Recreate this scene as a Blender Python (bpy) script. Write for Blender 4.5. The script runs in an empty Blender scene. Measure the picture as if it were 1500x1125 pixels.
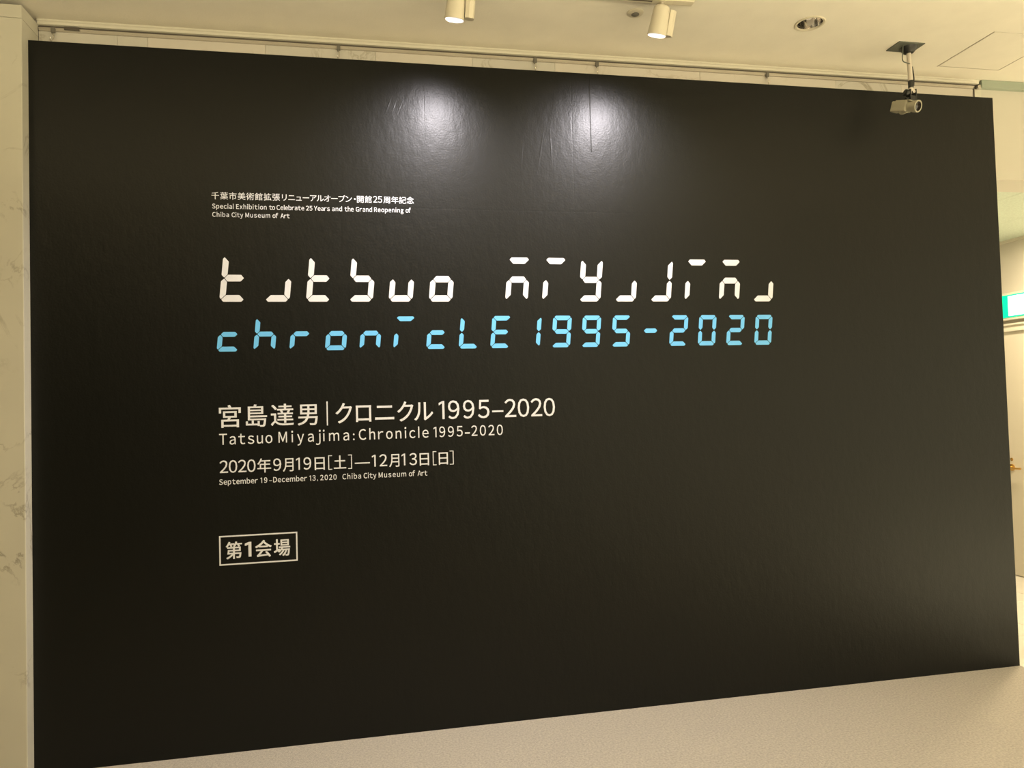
import bpy, bmesh, math, random
from mathutils import Vector, Matrix
random.seed(7)
S = bpy.context.scene
COL = S.collection

# ------------------------------------------------------------------ camera, world, lights, exposure
def camera():
    yaw, pitch, roll = -0.19076, 0.030062, -0.028066
    cy, sy, cp, sp, cr, sr = math.cos(yaw), math.sin(yaw), math.cos(pitch), math.sin(pitch), math.cos(roll), math.sin(roll)
    right = Vector((cy, sy, 0)); fwd = Vector((-sy*cp, cy*cp, sp)); up = right.cross(fwd)
    r2 = cr*right + sr*up; u2 = -sr*right + cr*up
    m = Matrix((r2, u2, -fwd)).transposed().to_4x4()
    m.translation = Vector((1.35752, -3.33678, 1.42686))
    cd = bpy.data.cameras.new('camera'); cd.sensor_width = 36; cd.lens = 1083/1500*36; cd.clip_start = 0.05
    co = bpy.data.objects.new('camera', cd); COL.objects.link(co); co.matrix_world = m
    S.camera = co
camera()
S.view_settings.view_transform = 'Standard'; S.view_settings.look = 'None'
S.view_settings.gamma = 1; S.view_settings.use_curve_mapping = False
S.view_settings.exposure = 0.0

W = bpy.data.worlds.new('world'); S.world = W; W.use_nodes = True
W.node_tree.nodes['Background'].inputs[0].default_value = (1.0, 0.88, 0.55, 1)
W.node_tree.nodes['Background'].inputs[1].default_value = 1.85

def area(name, loc, rot, size, energy, color, size_y=None, spread=180):
    l = bpy.data.lights.new(name, 'AREA'); l.energy = energy; l.color = color; l.size = size
    if size_y: l.shape = 'RECTANGLE'; l.size_y = size_y
    l.spread = math.radians(spread)
    o = bpy.data.objects.new(name, l); COL.objects.link(o); o.location = loc; o.rotation_euler = rot
    return o
WARM = (1.0, 0.85, 0.52)
# uplight added to brighten the ceiling; then hall fills and the corridor ceiling lamp
area('ceiling_fill', (1.6, -2.3, 2.3), (math.pi, 0, 0), 6.0, 132, WARM, .8)
for hx, hy in ((6.2, -2.6), (7.2, -4.2), (8.8, -3.0), (5.6, -5.2)):
    area('hall_fill', (hx, hy, 3.12), (0, 0, 0), .5, 250, (1.0, .89, .58), .5, 80)  # unseen downlights added to brighten what the panel's right side reflects
area('corridor_lamp', (5.75, 0.75, 2.59), (0, 0, 0), 0.25, 50, (1.0, 0.80, 0.52), 0.25)

# ------------------------------------------------------------------ helpers
def mat(name, color, rough=0.6, metal=0.0, spec=0.5, emis=None, estr=0, noise=None, bump=None, extra=None):
    m = bpy.data.materials.new(name); m.use_nodes = True
    nt = m.node_tree; b = nt.nodes['Principled BSDF']
    b.inputs['Base Color'].default_value = (*color, 1); b.inputs['Roughness'].default_value = rough
    b.inputs['Metallic'].default_value = metal; b.inputs['Specular IOR Level'].default_value = spec
    if emis: b.inputs['Emission Color'].default_value = (*emis, 1); b.inputs['Emission Strength'].default_value = estr
    tc = nt.nodes.new('ShaderNodeTexCoord')
    if noise:   # (scale, amount): mild colour variation
        n = nt.nodes.new('ShaderNodeTexNoise'); n.inputs['Scale'].default_value = noise[0]; n.inputs['Detail'].default_value = 6
        nt.links.new(tc.outputs['Object'], n.inputs['Vector'])
        r = nt.nodes.new('ShaderNodeMapRange'); r.inputs['To Min'].default_value = 1-noise[1]; r.inputs['To Max'].default_value = 1+noise[1]
        r.inputs['From Min'].default_value = .25; r.inputs['From Max'].default_value = .75
        nt.links.new(n.outputs['Fac'], r.inputs['Value'])
        v = nt.nodes.new('ShaderNodeVectorMath'); v.operation = 'SCALE'; v.inputs[0].default_value = color
        nt.links.new(r.outputs['Result'], v.inputs['Scale']); nt.links.new(v.outputs[0], b.inputs['Base Color'])
    if bump:    # (scale, strength, distance)
        n = nt.nodes.new('ShaderNodeTexNoise'); n.inputs['Scale'].default_value = bump[0]; n.inputs['Detail'].default_value = 5
        nt.links.new(tc.outputs['Object'], n.inputs['Vector'])
        bp = nt.nodes.new('ShaderNodeBump'); bp.inputs['Strength'].default_value = bump[1]; bp.inputs['Distance'].default_value = bump[2]
        nt.links.new(n.outputs['Fac'], bp.inputs['Height']); nt.links.new(bp.outputs[0], b.inputs['Normal'])
    return m

def marble(name, base, vein, off, amount=1.0):
    m = bpy.data.materials.new(name); m.use_nodes = True
    nt = m.node_tree; b = nt.nodes['Principled BSDF']; b.inputs['Roughness'].default_value = 0.42
    tc = nt.nodes.new('ShaderNodeTexCoord'); mp = nt.nodes.new('ShaderNodeMapping')
    mp.inputs['Location'].default_value = off; mp.inputs['Rotation'].default_value = (0.3, 0.9, 0.4)
    nt.links.new(tc.outputs['Object'], mp.inputs['Vector'])
    w = nt.nodes.new('ShaderNodeTexNoise'); w.inputs['Scale'].default_value = 2.2; w.inputs['Detail'].default_value = 9; w.inputs['Distortion'].default_value = 1.6
    w.inputs['Roughness'].default_value = .62
    nt.links.new(mp.outputs[0], w.inputs['Vector'])
    a = nt.nodes.new('ShaderNodeMath'); a.operation = 'SUBTRACT'; a.inputs[1].default_value = .5; nt.links.new(w.outputs['Fac'], a.inputs[0])
    ab = nt.nodes.new('ShaderNodeMath'); ab.operation = 'ABSOLUTE'; nt.links.new(a.outputs[0], ab.inputs[0])
    r = nt.nodes.new('ShaderNodeMapRange'); r.inputs['From Min'].default_value = 0; r.inputs['From Max'].default_value = .022
    r.inputs['To Min'].default_value = amount; r.inputs['To Max'].default_value = 0
    nt.links.new(ab.outputs[0], r.inputs['Value'])
    n2 = nt.nodes.new('ShaderNodeTexNoise'); n2.inputs['Scale'].default_value = 5; n2.inputs['Detail'].default_value = 4
    nt.links.new(mp.outputs[0], n2.inputs['Vector'])
    r2 = nt.nodes.new('ShaderNodeMapRange'); r2.inputs['From Min'].default_value = .5; r2.inputs['From Max'].default_value = .68
    nt.links.new(n2.outputs['Fac'], r2.inputs['Value'])
    mu = nt.nodes.new('ShaderNodeMath'); mu.operation = 'MULTIPLY'; nt.links.new(r.outputs[0], mu.inputs[0]); nt.links.new(r2.outputs[0], mu.inputs[1])
    n3 = nt.nodes.new('ShaderNodeTexNoise'); n3.inputs['Scale'].default_value = 3; n3.inputs['Detail'].default_value = 5
    nt.links.new(mp.outputs[0], n3.inputs['Vector'])
    c0 = nt.nodes.new('ShaderNodeMix'); c0.data_type = 'RGBA'; c0.inputs[6].default_value = (*base, 1)
    c0.inputs[7].default_value = (*[x*.86 for x in base], 1); nt.links.new(n3.outputs['Fac'], c0.inputs[0])
    c = nt.nodes.new('ShaderNodeMix'); c.data_type = 'RGBA'; c.inputs[7].default_value = (*vein, 1)
    nt.links.new(mu.outputs[0], c.inputs[0]); nt.links.new(c0.outputs[2], c.inputs[6]); nt.links.new(c.outputs[2], b.inputs['Base Color'])
    return m

def film_material():
    """black adhesive film on boards: satin, slight orange peel, seams and a few trapped creases"""
    m = bpy.data.materials.new('black_film'); m.use_nodes = True
    nt = m.node_tree; L = nt.links; b = nt.nodes['Principled BSDF']
    b.inputs['Base Color'].default_value = (0.0024, 0.0027, 0.0018, 1)
    b.inputs['Roughness'].default_value = FILM_ROUGH; b.inputs['Specular IOR Level'].default_value = .15
    b.inputs['Coat Weight'].default_value = .29; b.inputs['Coat Roughness'].default_value = .345; b.inputs['Coat IOR'].default_value = 1.5
    tc = nt.nodes.new('ShaderNodeTexCoord')
    def math_(op, a, c=None, clamp=False):
        n = nt.nodes.new('ShaderNodeMath'); n.operation = op; n.use_clamp = clamp
        for i, v in enumerate((a, c)):
            if v is None: continue
            if isinstance(v, (int, float)): n.inputs[i].default_value = v
            else: L.new(v, n.inputs[i])
        return n.outputs[0]
    def noise(scale, detail, stretch=(1, 1, 1)):
        mp = nt.nodes.new('ShaderNodeMapping'); mp.inputs['Scale'].default_value = stretch; L.new(tc.outputs['Object'], mp.inputs['Vector'])
        n = nt.nodes.new('ShaderNodeTexNoise'); n.inputs['Scale'].default_value = scale; n.inputs['Detail'].default_value = detail
        L.new(mp.outputs[0], n.inputs['Vector']); return n.outputs['Fac']
    sp = nt.nodes.new('ShaderNodeSeparateXYZ'); L.new(tc.outputs['Object'], sp.inputs[0])
    x, z = math_('ADD', sp.outputs['X'], 4.6574/2), sp.outputs['Z']
    fine = math_('MULTIPLY', noise(120, 3), 0.0010)
    mid = math_('MULTIPLY', noise(30, 5, (1, 1, .6)), 0.0022)
    big = math_('MULTIPLY', noise(9, 4, (1, 1, .4)), 0.0030)
    h = math_('ADD', math_('ADD', fine, mid), big)
    def seam(coord, pos, width, depth, lo=None, hi=None):
        d = math_('ABSOLUTE', math_('SUBTRACT', coord, pos))
        k = math_('SUBTRACT', 1, math_('DIVIDE', d, width), True)
        if lo is not None:
            other = z if coord is x else x
            k = math_('MULTIPLY', k, math_('MULTIPLY', math_('GREATER_THAN', other, lo), math_('LESS_THAN', other, hi)))
        return math_('MULTIPLY', k, depth)
    for s in (seam(x, 1.63, .003, -.0005, 2.66, 2.95), seam(x, 2.326, .004, -.0004, 2.33, 3.0), seam(x, 2.417, .003, -.0011, 2.62, 3.0),
              seam(z, 2.334, .005, -.00025, 1.4, 4.657), seam(z, 2.862, .002, .0006, 2.30, 2.35), seam(z, 2.84, .002, .0006, 2.31, 2.36)):
        h = math_('ADD', h, s)
    # slanted creases left of the first highlight and below the second
    for (cx, cz, sl, w, ln) in ((1.47, 2.80, .35, .004, .045), (1.495, 2.795, .35, .0035, .04), (1.52, 2.79, .4, .003, .035),
                                (2.17, 2.62, .18, .005, .12), (2.22, 2.64, -.03, .004, .13), (2.08, 2.60, .1, .004, .07)):
        u = math_('SUBTRACT', math_('SUBTRACT', x, cx), math_('MULTIPLY', math_('SUBTRACT', z, cz), sl))
        k = math_('SUBTRACT', 1, math_('DIVIDE', math_('ABSOLUTE', u), w), True)
        e = math_('SUBTRACT', 1, math_('DIVIDE', math_('ABSOLUTE', math_('SUBTRACT', z, cz)), ln), True)
        h = math_('ADD', h, math_('MULTIPLY', math_('MULTIPLY', k, e), .0009))
    bp = nt.nodes.new('ShaderNodeBump'); bp.inputs['Strength'].default_value = 0.55; bp.inputs['Distance'].default_value = 1.0
    L.new(h, bp.inputs['Height']); L.new(bp.outputs[0], b.inputs['Normal']); L.new(bp.outputs[0], b.inputs['Coat Normal'])
    return m

FILM_ROUGH = 0.55
M = {
 'film': film_material(),
 'core': mat('panel_core', (.72, .68, .56), .6),
 'white': mat('vinyl_white', (.74, .75, .79), .5),
 'blue': mat('vinyl_blue', (.15, .53, .93), .5),
 'ceiling': mat('ceiling_paint', (.77, .73, .64), .9, noise=(9, .03), bump=(120, .25, .002)),
 'plaster': mat('wall_paint', (.58, .555, .49), .8, noise=(5, .02)),
 'trim': mat('trim_cream', (.70, .67, .58), .45),
 'groove': mat('groove_dark', (.10, .085, .07), .5),
 'alu': mat('rail_metal', (.62, .58, .52), .35, .7),
 'green_grey': mat('green_grey_metal', (.33, .38, .31), .5),
 'carpet': mat('carpet', (.47, .43, .365), .95, noise=(110, .22), bump=(300, .7, .005)),
 'dark_wall': mat('dark_wall', (.035, .033, .03), .8),
 'spot_body': mat('spot_cream', (.60, .55, .44), .4),
 'spot_in': mat('spot_inner', (.9, .88, .86), .35),
 'lamp_glow': mat('lamp_glow', (1, 1, 1), .5, emis=(1, .97, .98), estr=5),
 'chrome': mat('chrome', (.80, .77, .74), .12, 1.0),
 'dark_metal': mat('dark_metal', (.12, .13, .11), .5, .2),
 'black': mat('black_plastic', (.015, .015, .014), .4),
 'cam_body': mat('camera_beige', (.36, .335, .25), .45),
 'lens': mat('lens_glass', (.02, .016, .014), .08, spec=.9),
 'pole': mat('pole_paint', (.62, .56, .48), .4),
 'brass': mat('brass', (.80, .50, .16), .25, .9),
 'door': mat('door_paint', (.68, .64, .55), .55),
 'tile_ceiling': mat('acoustic_tile', (.56, .64, .55), .9, noise=(70, .12), bump=(90, .5, .004)),
 'sign_green': mat('sign_green', (.0, .45, .25), .4, emis=(0, .85, .38), estr=1.0),
 'sign_white': mat('sign_white', (.9, .95, .9), .4, emis=(.70, 1, .90), estr=1.1),
 'sensor_grey': mat('sensor_grey', (.16, .15, .13), .5),
}
MB = [marble('marble_a', (.66, .63, .58), (.30, .26, .19), (0, 0, 0)), marble('marble_b', (.72, .67, .61), (.40, .34, .26), (4, 2, 7), .5),
      marble('marble_c', (.66, .64, .55), (.30, .27, .21), (9, 1, 3), .9)]
M['marble_col'] = marble('marble_column', (.60, .575, .49), (.24, .21, .16), (2, 5, 1.3), .8)
M['marble_floor'] = marble('marble_floor', (.86, .84, .78), (.5, .46, .38), (1, 2, 3), .7)

def link(name, bm, material, parent=None, smooth=False):
    me = bpy.data.meshes.new(name)
    bmesh.ops.recalc_face_normals(bm, faces=bm.faces)
    bm.to_mesh(me); bm.free(); me.materials.append(material)
    if smooth:
        for p in me.polygons: p.use_smooth = True
        me.set_sharp_from_angle(angle=math.radians(35))
    o = bpy.data.objects.new(name, me); COL.objects.link(o)
    if parent: o.parent = parent
    return o
def tag(o, label, cat, group=None):
    o['label'] = label; o['category'] = cat
    if group: o['group'] = group
    return o
def struct(o, label=None):
    o['kind'] = 'structure'
    if label: o['label'] = label
    return o
def empty(name, loc=(0, 0, 0), parent=None):
    o = bpy.data.objects.new(name, None); COL.objects.link(o); o.location = loc; o.empty_display_size = .05
    if parent: o.parent = parent
    return o
def box(bm, a, b, bevel=0):
    a, b = Vector(a), Vector(b); c = (a+b)/2; s = b-a
    r = bmesh.ops.create_cube(bm, size=1, matrix=Matrix.Translation(c) @ Matrix.Diagonal((s.x, s.y, s.z, 1)))
    if bevel:
        es = list({e for v in r['verts'] for e in v.link_edges})
        bmesh.ops.bevel(bm, geom=es, offset=bevel, segments=2, affect='EDGES', profile=.5)
def frame_to(d):
    d = Vector(d).normalized()
    return d.to_track_quat('Z', 'Y').to_matrix().to_4x4()
def lathe(bm, prof, M4=Matrix.Identity(4), n=32, arc=None):
    """prof: list of (radius, z)"""
    rings = []
    for r, z in prof:
        if r < 1e-6: rings.append([bm.verts.new(M4 @ Vector((0, 0, z)))])
        else: rings.append([bm.verts.new(M4 @ Vector((r*math.cos(2*math.pi*i/n), r*math.sin(2*math.pi*i/n), z))) for i in range(n)])
    for A, B in zip(rings, rings[1:]):
        for i in range(n):
            j = (i+1) % n
            if len(A) == 1 and len(B) == 1: continue
            if len(A) == 1: bm.faces.new((A[0], B[i], B[j]))
            elif len(B) == 1: bm.faces.new((A[i], B[0], A[j]))
            else: bm.faces.new((A[i], B[i], B[j], A[j]))
def tube(bm, pts, r, n=10):
    pts = [Vector(p) for p in pts]; rings = []
    for i, p in enumerate(pts):
        d = (pts[min(i+1, len(pts)-1)] - pts[max(i-1, 0)])
        q = frame_to(d)
        rings.append([bm.verts.new(p + q @ Vector((r*math.cos(2*math.pi*k/n), r*math.sin(2*math.pi*k/n), 0))) for k in range(n)])
    for A, B in zip(rings, rings[1:]):
        best = min(range(n), key=lambda s: (A[0].co-B[s].co).length)
        for k in range(n):
            bm.faces.new((A[k], A[(k+1) % n], B[(k+1+best) % n], B[(k+best) % n]))
    bm.faces.new(rings[0]); bm.faces.new(rings[-1])
def smooth_path(pts, n=6):
    pts = [Vector(p) for p in pts]; out = []
    P = [pts[0]] + pts + [pts[-1]]
    for i in range(1, len(P)-2):
        for k in range(n):
            t = k/n; a, b, c, d = P[i-1], P[i], P[i+1], P[i+2]
            out.append(.5*((2*b)+(c-a)*t+(2*a-5*b+4*c-d)*t*t+(3*b-a-3*c+d)*t**3))
    out.append(pts[-1]); return out
def prism(bm, pts, y0, y1):
    """pts in the XZ plane, extruded along Y"""
    A = [bm.verts.new((x, y0, z)) for x, z in pts]; B = [bm.verts.new((x, y1, z)) for x, z in pts]
    bm.faces.new(A); bm.faces.new(B[::-1])
    n = len(pts)
    for i in range(n): bm.faces.new((A[i], B[i], B[(i+1) % n], A[(i+1) % n]))

# ------------------------------------------------------------------ the room
ZC, YB, PW, PH, XR, ZK = 3.135, 0.10, 4.6574, 3.0, 6.27, 2.612
XE = 4.685       # right end of the marble wall behind the panel
bm = bmesh.new(); box(bm, (-3, -9, -.05), (4.66, YB+.02, 0)); struct(link('floor', bm, M['carpet']))
# marble floor of the corridor and hall to the right, tile by tile where it is seen
fm = bmesh.new(); box(fm, (4.66, -9, -.05), (11, 6, -.012)); fl2 = struct(link('floor', fm, M['groove']))
tb = bmesh.new(); box(tb, (.002, .002, -.012), (.598, .598, 0), .0015)
t0 = link('tile', tb, M['marble_floor'], fl2); t0.location = (4.66, -2, 0)
for i in range(6):
    for j in range(12):
        if i == 0 and j == 0: continue
        t = t0.copy(); COL.objects.link(t); t.parent = fl2; t.location = (4.66+.6*i, -2+.6*j, 0)

# ceiling with an opening for the downlight and the access hatch
DL = (3.368, -0.338); DR = .060
HX0, HX1, HY0, HY1 = 4.298, 4.672, -.392, -.030
bm = bmesh.new()
def loop(pts):
    vs = [bm.verts.new((x, y, ZC)) for x, y in pts]
    for i in range(len(vs)): bm.edges.new((vs[i], vs[(i+1) % len(vs)]))
loop([(-3, -9), (11, -9), (11, YB), (-3, YB)])
loop([(DL[0]+DR*math.cos(a*math.pi/24), DL[1]+DR*math.sin(a*math.pi/24)) for a in range(48)])
loop([(HX0, HY0), (HX1, HY0), (HX1, HY1), (HX0, HY1)])
bmesh.ops.triangle_fill(bm, use_beauty=True, use_dissolve=False, edges=bm.edges[:])
bmesh.ops.delete(bm, geom=[f for f in bm.faces if (abs(f.calc_center_median().x-DL[0]) < DR*.9 and abs(f.calc_center_median().y-DL[1]) < DR*.9 and (f.calc_center_median().xy-Vector(DL)).length < DR*.95)
                            or (HX0 < f.calc_center_median().x < HX1 and HY0 < f.calc_center_median().y < HY1)], context='FACES')
ceil = struct(link('ceiling', bm, M['ceiling']))

# walls
bm = bmesh.new(); box(bm, (-.3, YB+.012, 0), (XE, YB+.25, ZC+.1)); wb = struct(link('wall_back', bm, M['groove']))
joints = [0, .312, .434, .93, 1.419, 1.873, 2.278, 3.033, 3.797, 4.188, 4.637, XE]
kind = [0, 2, 1, 0, 1, 0, 1, 0, 0, 1, 2]
kind = [0, 0, 1, 0, 1, 0, 1, 1, 0, 1, 2]
for i, (a, b) in enumerate(zip(joints, joints[1:])):
    for z0, z1 in ((0, 1.0), (1.0, 2.0), (2.0, ZC-.045)):
        bm = bmesh.new(); box(bm, (a+.0006, YB, z0+.0006), (b-.0006, YB+.014, z1-.0006), .0005)
        link('marble_slab', bm, MB[kind[i]], wb)
# projecting marble pier at the left
bm = bmesh.new(); box(bm, (-.6, -.045, 0), (-.012, YB+.25, ZC-.012)); pier = struct(link('wall_left_pier', bm, M['groove'])); pier.name = 'wall_pier'
for z0, z1 in ((0, 3.062), (3.062, ZC-.018)):
    bm = bmesh.new(); box(bm, (-.6, -.058, z0+.0008), (-.0015, -.045, z1-.0008), .001); link('marble_slab', bm, M['marble_col'], pier)
    bm = bmesh.new(); box(bm, (-.012, -.0565, z0+.0008), (0, YB-.001, z1-.0008), .001); link('marble_slab', bm, M['marble_col'], pier)
# shadow gap above the pier
bm = bmesh.new(); box(bm, (-3, -9, 0), (-2.9, YB, ZC)); struct(link('wall_left', bm, M['dark_wall']))  # unseen wall, made dark so the panel's left reflects little light
bm = bmesh.new(); box(bm, (-2.9, -.05, 0), (-.6, YB+.2, ZC)); struct(link('wall_back', bm, M['plaster']))
bm = bmesh.new(); box(bm, (-3, -9.1, 0), (3.0, -9, ZC)); struct(link('wall_front', bm, M['dark_wall']))  # unseen, dark for the same reflection; stops short to let light in
# header over the corridor opening
bm = bmesh.new(); box(bm, (XE+.001, YB+.004, 2.597), (11, YB+.22, ZC+.1)); struct(link('wall_header', bm, M['plaster']))
# corridor beyond
bm = bmesh.new(); box(bm, (XR, YB+.22, 0), (XR+.1, 6, ZC)); wr = struct(link('wall_right', bm, M['plaster']))
bm = bmesh.new(); box(bm, (XE-.1, YB+.25, 0), (XE, 6, ZC)); struct(link('wall_corridor', bm, M['plaster']))
bm = bmesh.new(); box(bm, (XE-.1, 6, 0), (XR+.1, 6.1, ZC)); struct(link('wall_end', bm, M['plaster']))
bm = bmesh.new(); box(bm, (XE, YB+.22, ZK+.012), (XR, 6, ZK+.06)); ck = struct(link('ceiling', bm, M['groove']))
tb = bmesh.new(); box(tb, (.0015, .0015, 0), (.5985, .5985, .012), .001)
k0 = None
for i in range(3):
    for j in range(5):
        if k0 is None: k0 = link('ceiling_tile', tb, M['tile_ceiling'], ck); t = k0
        else: t = k0.copy(); COL.objects.link(t); t.parent = ck
        t.location = (4.66+.54*i, YB+.22+.6*j, ZK)
        t.scale.x = .9
bm = bmesh.new(); box(bm, (XR-.012, YB+.22, ZK-.02), (XR, 6, ZK)); struct(link('trim_3', bm, M['trim']))

# door in the corridor wall
bm = bmesh.new(); box(bm, (XR-.012, .76, .008), (XR, 1.66, 1.896), .002); dr = struct(link('door_1', bm, M['door']))
bm = bmesh.new()
box(bm, (XR-.03, .70, 1.897), (XR, 1.72, 1.915), .002); box(bm, (XR-.018, .70, 1.915), (XR, 1.72, 1.945), .002); box(bm, (XR-.03, .70, 1.945), (XR, 1.72, 1.96), .002)
box(bm, (XR-.02, 1.661, 0), (XR, 1.71, 1.9), .002); box(bm, (XR-.02, .70, 0), (XR, .759, 1.9), .002)
link('door_frame', bm, M['trim'], dr)
bm = bmesh.new()
lathe(bm, [(0, 0), (.026, 0), (.026, .006), (.011, .01), (.010, .045), (0, .046)], Matrix.Translation((XR-.012, 1.60, .842)) @ frame_to((-1, 0, 0)), 24)
tube(bm, smooth_path([(XR-.05, 1.60, .842), (XR-.055, 1.58, .842), (XR-.055, 1.52, .840), (XR-.052, 1.485, .842)]), .008)
h = link('door_handle', bm, M['brass'], dr, True)
bm = bmesh.new(); lathe(bm, [(0, 0), (.012, 0), (.012, .004), (0, .005)], Matrix.Translation((XR-.012, 1.60, .905)) @ frame_to((-1, 0, 0)), 20)
link('thumb_turn', bm, M['brass'], dr, True)

# exit sign
ex = tag(empty('exit_sign', (XR, 1.43, 2.09)), 'lit green and white emergency exit sign above the corridor door', 'exit sign')
def part(name, bm, m, parent, smooth=False):
    o = link(name, bm, m, parent, smooth)
    p = parent
    off = Vector((0, 0, 0))
    while p is not None: off += p.location; p = p.parent
    o.data.transform(Matrix.Translation(-off)); return o
bm = bmesh.new(); box(bm, (XR-.045, 1.25, 1.985), (XR, 1.625, 2.195), .004); part('sign_housing', bm, M['trim'], ex)
bm = bmesh.new(); box(bm, (XR-.049, 1.262, 2.005), (XR-.0445, 1.613, 2.178)); pl = part('sign_face', bm, M['sign_green'], ex)
bm = bmesh.new()
prism(bm, [(1.30, 2.015), (1.528, 2.015), (1.528, 2.168), (1.30, 2.168)], 0, .002)
bm.transform(Matrix(((0, -1, 0, XR-.0492), (1, 0, 0, 0), (0, 0, 1, 0), (0, 0, 0, 1))))
part('lit_field', bm, M['sign_white'], ex)

# ------------------------------------------------------------------ trims and picture rail
def rail_profile(x0, x1):
    bm = bmesh.new()
    # cornice moulding hugging the ceiling
    prof = [(YB, ZC), (YB-.018, ZC), (YB-.018, ZC-.006), (YB-.013, ZC-.010), (YB-.012, ZC-.020), (YB, ZC-.022)]
    A = [bm.verts.new((x0, y, z)) for y, z in prof]; B = [bm.verts.new((x1, y, z)) for y, z in prof]
    bm.faces.new(A); bm.faces.new(B[::-1])
    for i in range(len(prof)): bm.faces.new((A[i], A[(i+1) % len(prof)], B[(i+1) % len(prof)], B[i]))
    return bm
struct(link('trim_1', rail_profile(0, 4.662), M['trim']), 'cream cornice moulding along the ceiling above the black panel')
pr = tag(empty('picture_rail', (0, YB, ZC-.03)), 'slim metal picture hanging rail under the cornice above the black panel', 'picture rail')
bm = bmesh.new(); box(bm, (.004, YB-.012, ZC-.0375), (4.633, YB, ZC-.0335)); part('rail_lip', bm, M['alu'], pr)
bm = bmesh.new(); box(bm, (.004, YB-.004, ZC-.0335), (4.633, YB, ZC-.023)); part('rail_slot', bm, M['groove'], pr)
bm = bmesh.new(); box(bm, (.004, YB-.009, ZC-.0455), (4.630, YB, ZC-.0375)); part('rail_back', bm, M['alu'], pr)
bm = bmesh.new(); box(bm, (4.633, YB-.006, ZC-.12), (4.639, YB, ZC-.024), .001); part('end_stop', bm, M['groove'], pr)
# rail bracket at the end
bm = bmesh.new(); lathe(bm, [(0, 0), (.012, 0), (.012, .014), (0, .015)], Matrix.Translation((4.665, YB-.001, ZC-.038)) @ frame_to((0, -1, 0)), 20)
tag(link('rail_end_knob', bm, M['alu'], None, True), 'small grey round knob at the right end of the picture rail', 'knob')
bm = bmesh.new(); box(bm, (4.672, YB-.022, ZC-.044), (10.9, YB+.004, ZC-.001), .001)
struct(link('trim_2', bm, M['green_grey']), 'green-grey metal strip under the ceiling over the corridor opening')

def hook(x, n, label):
    h = empty('picture_hook', (x, YB-.012, ZC-.045)); tag(h, label, 'hook', 'picture hooks on the rail')
    bm = bmesh.new(); box(bm, (-.008, -.006, -.010), (.008, .004, .011), .001)
    box(bm, (-.005, -.004, -.018), (.003, .0, -.009), .0005)
    link('slider', bm, M['sensor_grey'], h)
    bm = bmesh.new(); tube(bm, smooth_path([(0, -.003, -.014), (.003, -.004, -.026), (.002, -.006, -.042), (-.003, -.012, -.052), (-.004, -.020, -.048), (-.003, -.022, -.040)], 4), .0024, 8)
    link('wire_hook', bm, M['chrome'], h, True)
    return h
for n, (x, lab) in enumerate([(.062, 'picture hook nearest the left marble pier'), (1.253, 'picture hook left of the first spotlight'),
        (2.177, 'picture hook between the two spotlights, left of its close neighbour'), (2.488, 'picture hook left of the ceiling sensor, right of its close neighbour'), (3.399, 'picture hook under the recessed downlight')]):
    hook(x, n, lab)
bm = bmesh.new(); box(bm, (.105, YB-.016, ZC-.040), (.165, YB-.004, ZC-.027), .001)
tag(link('rail_clip', bm, M['groove']), 'flat dark clip in the rail beside the leftmost hook', 'clip')

# ------------------------------------------------------------------ the black exhibition panel
panel = tag(empty('exhibition_panel', (PW/2, 0, 0)), 'large black exhibition title wall panel with white and blue lettering', 'panel')
bm = bmesh.new(); box(bm, (0, .0015, 0), (PW, .075, PH-.0005), .0005); part('panel_core', bm, M['core'], panel)
bm = bmesh.new(); box(bm, (.0, 0, .0), (PW, .0016, PH)); part('black_film', bm, M['film'], panel)['label'] = 'satin black film covering the front, creased near the top'
YF, YK = -.0009, .0003      # vinyl letters lie on the film

def shrink(pts, g):
    """inset a convex polygon by g and round its corners slightly"""
    n = len(pts); P = [Vector(p) for p in pts]
    area_ = sum(P[i].x*P[(i+1) % n].y-P[(i+1) % n].x*P[i].y for i in range(n))
    s = 1 if area_ > 0 else -1
    lines = []
    for i in range(n):
        d = (P[(i+1) % n]-P[i]).normalized(); nn = Vector((-d.y, d.x))*s
        lines.append((P[i]+nn*g, d))
    Q = []
    for i in range(n):
        a, d = lines[i-1]; b, e = lines[i]
        den = d.x*e.y-d.y*e.x
        t = ((b-a).x*e.y-(b-a).y*e.x)/den; Q.append(a+d*t)
    R = []
    for i in range(n):
        p, q, r = Q[i-1], Q[i], Q[(i+1) % n]
        c = min(.0022, (p-q).length*.3, (r-q).length*.3)
        R += [q+(p-q).normalized()*c, q+(p-q).normalized()*c*.3+(r-q).normalized()*c*.3, q+(r-q).normalized()*c]
    return R

def segs(w, H, th, tv, o):
    m = H/2; n = (o*.62, o*.95)     # node at the outer corner
    cx, cz = o*1.45, o*1.75
    return {
     'd': [n, (cx, 0), (w-cx, 0), (w-n[0], n[1]), (w-tv, th), (tv, th)],
     'a': [(n[0], H-n[1]), (tv, H-th), (w-tv, H-th), (w-n[0], H-n[1]), (w-cx, H), (cx, H)],
     'g': [(tv/2, m), (tv, m-th/2), (w-tv, m-th/2), (w-tv/2, m), (w-tv, m+th/2), (tv, m+th/2)],
     'e': [(0, cz), n, (tv, th), (tv, m-th/2), (tv/2, m), (0, m-tv*.5)],
     'f': [(0, m+tv*.5), (tv/2, m), (tv, m+th/2), (tv, H-th), (n[0], H-n[1]), (0, H-cz)],
     'c': [(w, cz), (w-n[0], n[1]), (w-tv, th), (w-tv, m-th/2), (w-tv/2, m), (w, m-tv*.5)],
     'b': [(w, m+tv*.5), (w-tv/2, m), (w-tv, m+th/2), (w-tv, H-th), (w-n[0], H-n[1]), (w, H-cz)],
    }
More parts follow.
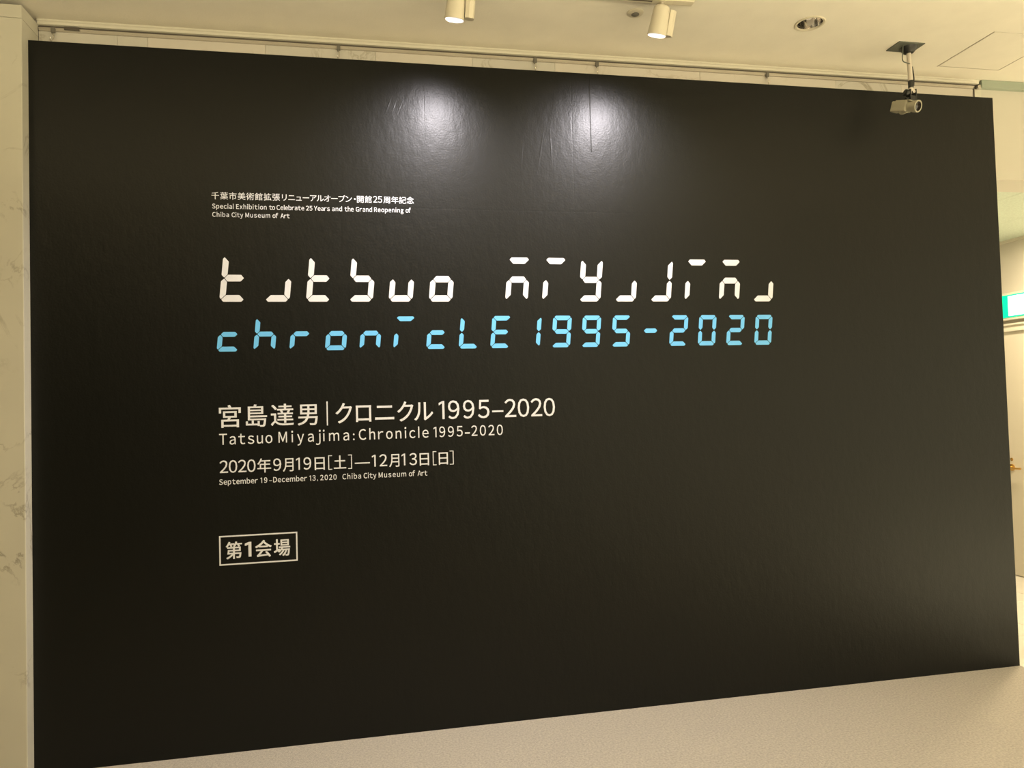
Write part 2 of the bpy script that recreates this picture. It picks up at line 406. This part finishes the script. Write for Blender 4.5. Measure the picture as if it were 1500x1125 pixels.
G = {'t': 'fged', 'A': 'cd', 's': 'fgcd', 'u': 'ecd', 'o': 'gecd', 'M': 'agec', 'i': 'ae', 'y': 'fbgcd', 'j': 'bcd', 'c': 'ged', 'h': 'fgec',
     'r': 'ge', 'n': 'gec', 'L': 'fed', 'E': 'afged', '1': 'bc', '9': 'afbgcd', '5': 'afgcd', '-': 'g', '2': 'abged', '0': 'afbecd'}
def seg_letter(ch, x, z, spec, slant, matl, name):
    S_ = segs(*spec)
    root = empty(name, (x-PW/2, 0, z), panel)
    for k in G[ch]:
        pts = shrink(S_[k], .0013)
        pts = [(p.x+slant*(p.y-.02), p.y) for p in pts]
        bm = bmesh.new(); prism(bm, pts, YF, YK)
        link('segment', bm, matl, root)
T = (.109, .207, .0315, .0268, .0115)
for ch, x in (('t', .7339), ('A', .9179), ('t', 1.0931), ('s', 1.2748), ('u', 1.4505), ('o', 1.6299), ('M', 1.9804), ('i', 2.1551), ('y', 2.3317),
              ('A', 2.5077), ('j', 2.6850), ('i', 2.8622), ('M', 3.0411), ('A', 3.2203)):
    seg_letter(ch, x, 1.9085, T, .10, M['white'], 'title_letter')
U = (.0925, .1505, .0238, .0218, .0088)
for ch, x in (('c', .7201), ('h', .8695), ('r', 1.0194), ('o', 1.1698), ('n', 1.3179), ('i', 1.4659), ('c', 1.6128), ('L', 1.7598), ('E', 1.9050),
              ('1', 2.0478), ('9', 2.1930), ('9', 2.3365), ('5', 2.4848), ('-', 2.6320), ('2', 2.7758), ('0', 2.9228), ('2', 3.0715), ('0', 3.2205)):
    seg_letter(ch, x, 1.6940, U, .10, M['blue'], 'subtitle_letter')

# ---- printed lines, character by character
_cache = {}
def stem_mesh(ch):
    """plain straight one and ell, without the slab feet of the text font"""
    bm = bmesh.new()
    if ch == 'one':
        prism(bm, [(.30, 0), (.39, 0), (.39, .733), (.315, .733), (.30, .70)], -.5, .5)
        prism(bm, [(.305, .655), (.345, .733), (.315, .733), (.14, .655), (.14, .565)], -.5001, .5001)
    elif ch in '[]':
        f = 1 if ch == '[' else -1
        for a in ((0, -.12, .06, .86), (.06, .81, .28, .86), (.06, -.12, .28, -.07)):
            box(bm, (min(f*a[0], f*a[2]), -.5, a[1]), (max(f*a[0], f*a[2]), .5, a[3]))
    else:
        prism(bm, [(.10, 0), (.19, 0), (.19, .80), (.10, .80)], -.5, .5)
    bmesh.ops.recalc_face_normals(bm, faces=bm.faces)
    me = bpy.data.meshes.new('character'); bm.to_mesh(me); bm.free(); return me
def glyph(ch, off):
    k = (ch, off)
    if k not in _cache:
        if ch == '\uff11': me = stem_mesh('one')
        elif ch == '\uff4c': me = stem_mesh('ell')
        elif ch in '[]': me = stem_mesh(ch); off = 0
        else:
            cu = bpy.data.curves.new('glyph', 'FONT'); cu.body = ch; cu.size = 1; cu.extrude = .5; cu.resolution_u = 3
            o = bpy.data.objects.new('glyph', cu); COL.objects.link(o)
            dg = bpy.context.evaluated_depsgraph_get(); me = bpy.data.meshes.new_from_object(o.evaluated_get(dg))
            bpy.data.objects.remove(o); bpy.data.curves.remove(cu)
            me.transform(Matrix.Rotation(math.pi/2, 4, 'X'))          # x stays, y becomes z
        if off:     # heavier weight: the letter laid over itself a little to each side
            bm = bmesh.new()
            for dy, (dx, dz) in enumerate(((-1, -.6), (1, -.6), (-1, .6), (1, .6))):
                c = me.copy(); c.transform(Matrix.Translation((dx*off, dy*.1, dz*off))); bm.from_mesh(c); bpy.data.meshes.remove(c)
            bm.to_mesh(me); bm.free()
        me.name = 'character'
        xs = [v.co.x for v in me.vertices] or [0]; zs = [v.co.z for v in me.vertices] or [0]
        _cache[k] = (me, min(xs), max(xs), min(zs), max(zs))
    return _cache[k]
def wide(txt):      # full-width letterforms, drawn like the lettering's plain sans
    return ''.join(chr(ord(c)+0xFEE0) if c.isalnum() and ord(c) < 128 else c for c in txt)
def is_cjk(c): return 0x2fff < ord(c) < 0xff00
def put(me, x, z, sx, sz, parent, m, name):
    if not me.materials: me.materials.append(m)
    o = bpy.data.objects.new(name, me); COL.objects.link(o); o.parent = parent
    px = parent.location
    o.location = (x-px.x-PW/2, (YF+YK)/2, z-px.z); o.scale = (sx, YK-YF, sz)
def text_line(base, cap, em, off_l, off_c, aspect, chunks, name='text_line', ref='H'):
    """chunks: (text, x0, x1[, z0, z1]) in metres on the panel"""
    root = empty(name, (chunks[0][1]-PW/2, 0, base), panel)
    caph = glyph(wide('1'), 0)[4]
    for c in chunks:
        txt, x0, x1 = c[:3]; cj = is_cjk(txt[0]); txt = txt if cj else wide(txt)
        cj = is_cjk(txt[0]); off = off_c if cj else off_l
        g = [glyph(ch, off) for ch in txt]
        if len(c) == 5:
            me, a, b, lo, hi = g[0]; sx = (x1-x0)/(b-a); sz = (c[4]-c[3])/(hi-lo)
            put(me, x0-a*sx, c[3]-lo*sz, sx, sz, root, M['white'], 'character'); continue
        sz = em if cj else cap/caph
        if len(txt) == 1:
            me, a, b, lo, hi = g[0]; sx = (x1-x0)/(b-a)
            put(me, x0-a*sx, base, sx, sz, root, M['white'], 'character'); continue
        sx = sz*(1 if cj else aspect)
        if cj:      # even pitch of the full-width characters
            pitch = ((x1-x0) + g[0][1]*sx - g[-1][2]*sx)/(len(txt)-1)
            for n, (ch, gg) in enumerate(zip(txt, g)):
                put(gg[0], x0-g[0][1]*sx + pitch*n, base, sx, sz, root, M['white'], 'character')
            continue
        ink = sum(gg[2]-gg[1] for gg in g)*sx
        side = [(-.13 if c in wide('j') else -.012 if c in wide('oceTAyYfr') else .010 if c in wide('ilhnmMH') else 0)*sz for c in txt]
        gaps = [side[i]+side[i+1] for i in range(len(txt)-1)]
        tr = ((x1-x0)-ink-sum(gaps))/(len(txt)-1)
        x = x0
        for i, gg in enumerate(g):
            put(gg[0], x-gg[1]*sx, base, sx, sz, root, M['white'], 'character'); x += (gg[2]-gg[1])*sx + tr + (gaps[i] if i < len(gaps) else 0)
text_line(2.3557, .0283, .0345, .004, .004, .88, [('千葉市美術館拡張', .7086, .9920), ('リニューアルオープン', 1.0006, 1.2994), ('・', 1.3085, 1.3159), ('開館', 1.3217, 1.3866), ('25', 1.3926, 1.4321), ('周年記念', 1.4378, 1.5735)])
text_line(2.3131, .0200, .03, .012, .016, .80, [('Special', .7110, .7985), ('Exhibition', .8091, .9352), ('to', .9454, .9706), ('Celebrate', .9769, 1.0936), ('25', 1.1014, 1.1284), ('Years', 1.1354, 1.2030), ('and', 1.2130, 1.2558), ('the', 1.2667, 1.3062), ('Grand', 1.3157, 1.3868), ('Reopening', 1.3958, 1.5262), ('of', 1.5354, 1.5592)])
text_line(2.2772, .0195, .03, .012, .016, .80, [('Chiba', .7112, .7791), ('City', .7900, .8374), ('Museum', .8467, .9493), ('of', .9593, .9830), ('Art', .9928, 1.0312)])
text_line(1.3778, .0812, .1035, .005, .008, .88, [('宮', .7248, .8141), ('島', .8339, .9212), ('達', .9370, 1.0325), ('男', 1.0488, 1.1332), ('|', 1.1713, 1.1765, 1.3654, 1.4709), ('ク', 1.2096, 1.2802), ('ロ', 1.2967, 1.3630), ('ニ', 1.3797, 1.4635), ('ク', 1.4776, 1.5489), ('ル', 1.5520, 1.6368), ('1995', 1.6626, 1.8935), ('–', 1.9058, 1.9581), ('2020', 1.9645, 2.2018)])
text_line(1.2975, .0462, .05, .005, .01, .80, [('Tatsuo', .7242, .9421), ('Miyajima:', .9672, 1.2888), ('Chronicle', 1.3074, 1.6140), ('1995', 1.6366, 1.7682), ('-', 1.7781, 1.8009), ('2020', 1.8078, 1.9530)])
text_line(1.1774, .0518, .0650, .004, .007, .88, [('2020', .7243, .8705), ('年', .8775, .9343), ('9', .9433, .9765), ('月', .9833, 1.0276), ('19', 1.0382, 1.1021), ('日', 1.1162, 1.1590), ('[', 1.1741, 1.1906, 1.1719, 1.2344), ('土', 1.1973, 1.2502), (']', 1.2587, 1.2753, 1.1719, 1.2344), ('—', 1.2874, 1.3524), ('12', 1.3619, 1.4280), ('月', 1.4366, 1.4816), ('13', 1.4916, 1.5593), ('日', 1.5714, 1.6132), ('[', 1.6303, 1.6467, 1.1719, 1.2344), ('日', 1.6569, 1.6982), (']', 1.7063, 1.7241, 1.1719, 1.2344)])
text_line(1.1278, .0224, .03, .010, .016, .80, [('September', .7216, .8784), ('19', .8896, .9177), ('–', .9253, .9369), ('December', .9422, 1.0826), ('13,', 1.0932, 1.1289), ('2020', 1.1387, 1.2083), ('Chiba', 1.2334, 1.3132), ('City', 1.3244, 1.3795), ('Museum', 1.3896, 1.5101), ('of', 1.5221, 1.5497), ('Art', 1.5606, 1.6044)])
text_line(.8178, .0602, .0775, .022, .014, .95, [('第', .7436, .8098), ('1', .8209, .8476), ('会', .8629, .9310), ('場', .9394, 1.0072)], 'venue_caption')
# the frame round the venue caption
bm = bmesh.new()
x0, x1, z0, z1, t = .7174, 1.0378, .7860, .9107, .0058
for a in ((x0, z0, x1, z0+t), (x0, z1-t, x1, z1), (x0, z0+t, x0+t, z1-t), (x1-t, z0+t, x1, z1-t)):
    box(bm, (a[0], YF, a[1]), (a[2], YK, a[3]))
part('caption_border', bm, M['white'], panel)

# ------------------------------------------------------------------ ceiling fittings
# track and two spotlights
TY = -.465
tr = tag(empty('lighting_track', (2.16, TY, ZC)), 'cream ceiling track carrying the two spotlights', 'lighting track')
bm = bmesh.new(); box(bm, (1.50, TY-.018, ZC-.030), (2.738, TY+.018, ZC), .002); part('track_bar', bm, M['spot_body'], tr)
bm = bmesh.new(); box(bm, (1.53, TY-.005, ZC-.0308), (2.56, TY+.005, ZC-.0295)); part('track_slot', bm, M['groove'], tr)

def spotlight(top, axis, label, twist, energy):
    """axis: the way the lamp shines. top: pivot under the track"""
    root = tag(empty('spotlight', top), label, 'spotlight', 'spotlights over the panel')
    Q = frame_to(axis)
    Q = Q @ Matrix.Rotation(twist, 4, 'Z')
    base = Matrix.Translation((0, 0, -.012)) @ Q
    L_, R_ = .118, .040
    bm = bmesh.new(); box(bm, (-.045, -.0195, .002), (.045, .0195, .018), .003)
    link('track_adaptor', bm, M['spot_body'], root)
    bm = bmesh.new(); lathe(bm, [(0, .002), (.010, .002), (.010, -.022), (0, -.022)], Matrix.Identity(4), 16)
    link('swivel', bm, M['chrome'], root, True)
    # tube open at the mouth: outer wall, rim, inner wall
    bm = bmesh.new()
    lathe(bm, [(0, .0), (R_*.62, .0), (R_*.80, .006), (R_*.86, .02), (R_, L_-.004), (R_, L_), (R_*.93, L_), (R_*.80, L_-.05), (0, L_-.05)], base, 40)
    link('lamp_tube', bm, M['spot_body'], root, True)
    # cooling slots
    bm = bmesh.new()
    for a in range(5):
        A = base @ Matrix.Rotation(math.radians(-20+a*14-90), 4, 'Z')
        r = bmesh.ops.create_cube(bm, size=1, matrix=A @ Matrix.Translation((R_*.885, 0, .028)) @ Matrix.Diagonal((.004, .0028, .026, 1)))
    link('cooling_slots', bm, M['groove'], root)
    # driver housing along one side
    bm = bmesh.new()
    prof = [(R_*.93, -.018), (R_+.012, -.024), (R_+.030, -.020), (R_+.036, 0), (R_+.030, .020), (R_+.012, .024), (R_*.93, .018)]
    A = [bm.verts.new(base @ Vector((x, y, .006))) for x, y in prof]; B = [bm.verts.new(base @ Vector((x+.003, y, L_-.012))) for x, y in prof]
    bm.faces.new(A); bm.faces.new(B[::-1])
    for i in range(len(prof)): bm.faces.new((A[i], A[(i+1) % len(prof)], B[(i+1) % len(prof)], B[i]))
    link('driver_box', bm, M['spot_body'], root)
    bm = bmesh.new(); lathe(bm, [(0, L_-.040), (R_*.55, L_-.040), (R_*.90, L_-.002)], base, 32)
    link('reflector', bm, M['spot_in'], root, True)
    bm = bmesh.new(); lathe(bm, [(0, L_-.040), (R_*.5, L_-.040), (R_*.5, L_-.036), (0, L_-.034)], base, 24)
    link('lamp', bm, M['lamp_glow'], root, True)
    l = bpy.data.lights.new('spot_beam', 'SPOT'); l.energy = energy; l.color = (1, .935, .975); l.spot_size = math.radians(150); l.spot_blend = 1; l.shadow_soft_size = .075
    lo = bpy.data.objects.new('spot_beam', l); COL.objects.link(lo); lo.parent = root
    lo.matrix_local = base @ Matrix.Translation((0, 0, L_+.004)) @ Matrix.Rotation(math.pi, 4, 'X')
    return root
spotlight((1.735, TY, ZC-.030), (-.10, .24, -1), 'left spotlight, tapered cream tube with brightly lit mouth', math.radians(205), 102)
spotlight((2.600, TY, ZC-.034), (-.14, .30, -1), 'right spotlight, cream tube with side box below the track end', math.radians(178), 102)

# ceiling sensor
sn = tag(empty('ceiling_sensor', (2.537, -.316, ZC)), 'small round cream ceiling sensor with a grey centre', 'sensor')
bm = bmesh.new(); lathe(bm, [(0, 0), (.036, 0), (.036, -.003), (.031, -.007), (.018, -.008), (0, -.008)], Matrix.Identity(4), 40); link('sensor_plate', bm, M['spot_body'], sn, True)
bm = bmesh.new(); lathe(bm, [(0, -.006), (.017, -.006), (.017, -.010), (.011, -.014), (0, -.015)], Matrix.Identity(4), 30); link('sensor_eye', bm, M['sensor_grey'], sn, True)

# recessed downlight
dl = tag(empty('downlight', (DL[0], DL[1], ZC)), 'round recessed ceiling downlight with mirror reflector', 'downlight')
bm = bmesh.new(); lathe(bm, [(DR+.007, .001), (DR+.007, -.003), (DR+.004, -.005), (DR-.003, -.004), (DR-.004, .003)], Matrix.Identity(4), 48); link('rim', bm, M['spot_body'], dl, True)
bm = bmesh.new(); lathe(bm, [(DR-.002, .001), (DR-.003, .008), (DR-.008, .008)], Matrix.Identity(4), 48); link('inner_ring', bm, M['groove'], dl, True)
bm = bmesh.new(); lathe(bm, [(DR-.006, .002), (DR-.010, .03), (DR-.018, .06), (DR-.030, .085), (0, .10)], Matrix.Identity(4), 48); link('reflector', bm, M['chrome'], dl, True)
bm = bmesh.new(); lathe(bm, [(0, .02), (.012, .022), (.017, .035), (.015, .07), (.012, .09)], Matrix.Translation((-.004, .0, 0)), 24); link('bulb', bm, M['spot_in'], dl, True)

# access hatch
hs = tag(empty('access_hatch', ((HX0+HX1)/2, (HY0+HY1)/2, ZC)), 'square ceiling access hatch with thin metal frame, right of the security camera', 'hatch')
bm = bmesh.new(); box(bm, (HX0+.009, HY0+.009, ZC+.0015), (HX1-.003, HY1-.003, ZC+.012)); part('hatch_door', bm, M['ceiling'], hs)
bm = bmesh.new(); box(bm, (HX0, HY0, ZC-.002), (HX0+.007, HY1, ZC+.004)); box(bm, (HX0+.007, HY0, ZC-.0005), (HX1, HY0+.003, ZC+.004))
box(bm, (HX0+.007, HY1-.002, ZC-.0005), (HX1, HY1, ZC+.004)); box(bm, (HX1-.002, HY0+.003, ZC-.0005), (HX1, HY1-.002, ZC+.004)); part('hatch_frame', bm, M['alu'], hs)
bm = bmesh.new(); box(bm, (HX0+.0068, HY0+.003, ZC+.001), (HX0+.0095, HY1-.003, ZC+.012)); part('gap_shade_strip', bm, M['groove'], hs)  # solid dark strip in the gap, its shade put into the colour

# security camera
sc = tag(empty('security_camera', (3.975, -.199, ZC)), 'beige security camera hanging on a pole from the ceiling', 'security camera')
bm = bmesh.new(); box(bm, (3.904, -.247, ZC-.005), (4.046, -.152, ZC), .001); part('ceiling_plate', bm, M['dark_metal'], sc)
px, py = 3.992, -.200
bm = bmesh.new(); lathe(bm, [(0, ZC-.004), (.040, ZC-.004), (.036, ZC-.014), (.024, ZC-.030), (.017, ZC-.034), (0, ZC-.034)], Matrix.Translation((px, py, 0)), 28)
part('pole_flange', bm, M['black'], sc, True)
bm = bmesh.new(); tube(bm, [(px, py, ZC-.03), (px+.003, py, 2.965)], .0105, 20); part('pole', bm, M['pole'], sc, True)
bm = bmesh.new(); tube(bm, [(px+.003, py, 2.966), (px+.004, py, 2.932)], .0125, 20); part('pole_collar', bm, M['black'], sc, True)
bm = bmesh.new(); tube(bm, [(px+.004, py, 2.933), (px+.005, py, 2.900)], .009, 16); part('pole_tip', bm, M['chrome'], sc, True)
bm = bmesh.new()
box(bm, (px-.014, py-.016, 2.862), (px-.008, py+.016, 2.920), .001); box(bm, (px+.018, py-.014, 2.858), (px+.024, py+.016, 2.922), .001)
box(bm, (px-.012, py-.012, 2.852), (px+.022, py+.012, 2.890), .002)
lathe(bm, [(0, 0), (.016, 0), (.016, .016), (.010, .020), (0, .02)], Matrix.Translation((px-.014, py, 2.905)) @ frame_to((-1, 0, .1)), 20)
lathe(bm, [(0, 0), (.007, 0), (.007, .02), (0, .02)], Matrix.Translation((px-.012, py-.004, 2.876)) @ frame_to((-1, 0, -.2)), 14)
part('swivel_bracket', bm, M['black'], sc)
bm = bmesh.new(); lathe(bm, [(0, 0), (.008, 0), (.008, .006), (0, .006)], Matrix.Translation((px+.004, py-.014, 2.906)) @ frame_to((0, -1, 0)), 18)
part('swivel_bolt', bm, M['chrome'], sc, True)
# body pointing towards the right front, a little down
d = Vector((.30, -.92, -.30)).normalized()
B = Matrix.Translation((3.956, py-.004, 2.833)) @ frame_to(d)
# local frame: z = optical axis; find local up
upl = B.to_3x3().inverted() @ Vector((0, 0, 1)); ang = math.atan2(upl.y, upl.x)
B = B @ Matrix.Rotation(ang-math.pi/2, 4, 'Z')
bm = bmesh.new()
box(bm, (-.026, -.024, -.062), (.026, .026, .018), .005)
bm.transform(B); part('camera_body', bm, M['cam_body'], sc, False)
bm = bmesh.new(); box(bm, (-.022, .024, -.045), (.022, .030, .030), .002); bm.transform(B); part('mount_shoe', bm, M['cam_body'], sc)
bm = bmesh.new(); lathe(bm, [(0, .015), (.0235, .015), (.0235, .040), (.0265, .042), (.0285, .062), (.0285, .068), (.0225, .068), (.0205, .058), (0, .057)], B, 36); part('lens_barrel', bm, M['cam_body'], sc, True)
bm = bmesh.new(); lathe(bm, [(.0222, .0672), (.0205, .060), (.010, .060), (0, .064)], B, 36); part('lens', bm, M['lens'], sc, True)
bm = bmesh.new(); tube(bm, smooth_path([B @ Vector((-.01, -.024, -.02)), B @ Vector((-.012, -.033, -.012)), B @ Vector((-.012, -.034, .01)), B @ Vector((-.004, -.024, .022))]), .002, 8); part('iris_cable', bm, M['cam_body'], sc, True)
# cables
bm = bmesh.new(); tube(bm, smooth_path([(3.948, -.216, ZC-.004), (3.945, -.216, ZC-.04), (3.942, -.216, ZC-.070), (3.947, -.215, ZC-.082), (3.960, -.213, ZC-.086), (px-.004, py-.008, ZC-.088)]), .0026, 8); part('cable', bm, M['dark_metal'], sc, True)
bm = bmesh.new(); tube(bm, smooth_path([(px+.012, py-.004, 3.035), (px+.016, py-.004, 3.01), (px+.019, py-.004, 2.975), (px+.016, py-.004, 2.94)]), .003, 8); part('cable', bm, M['black'], sc, True)
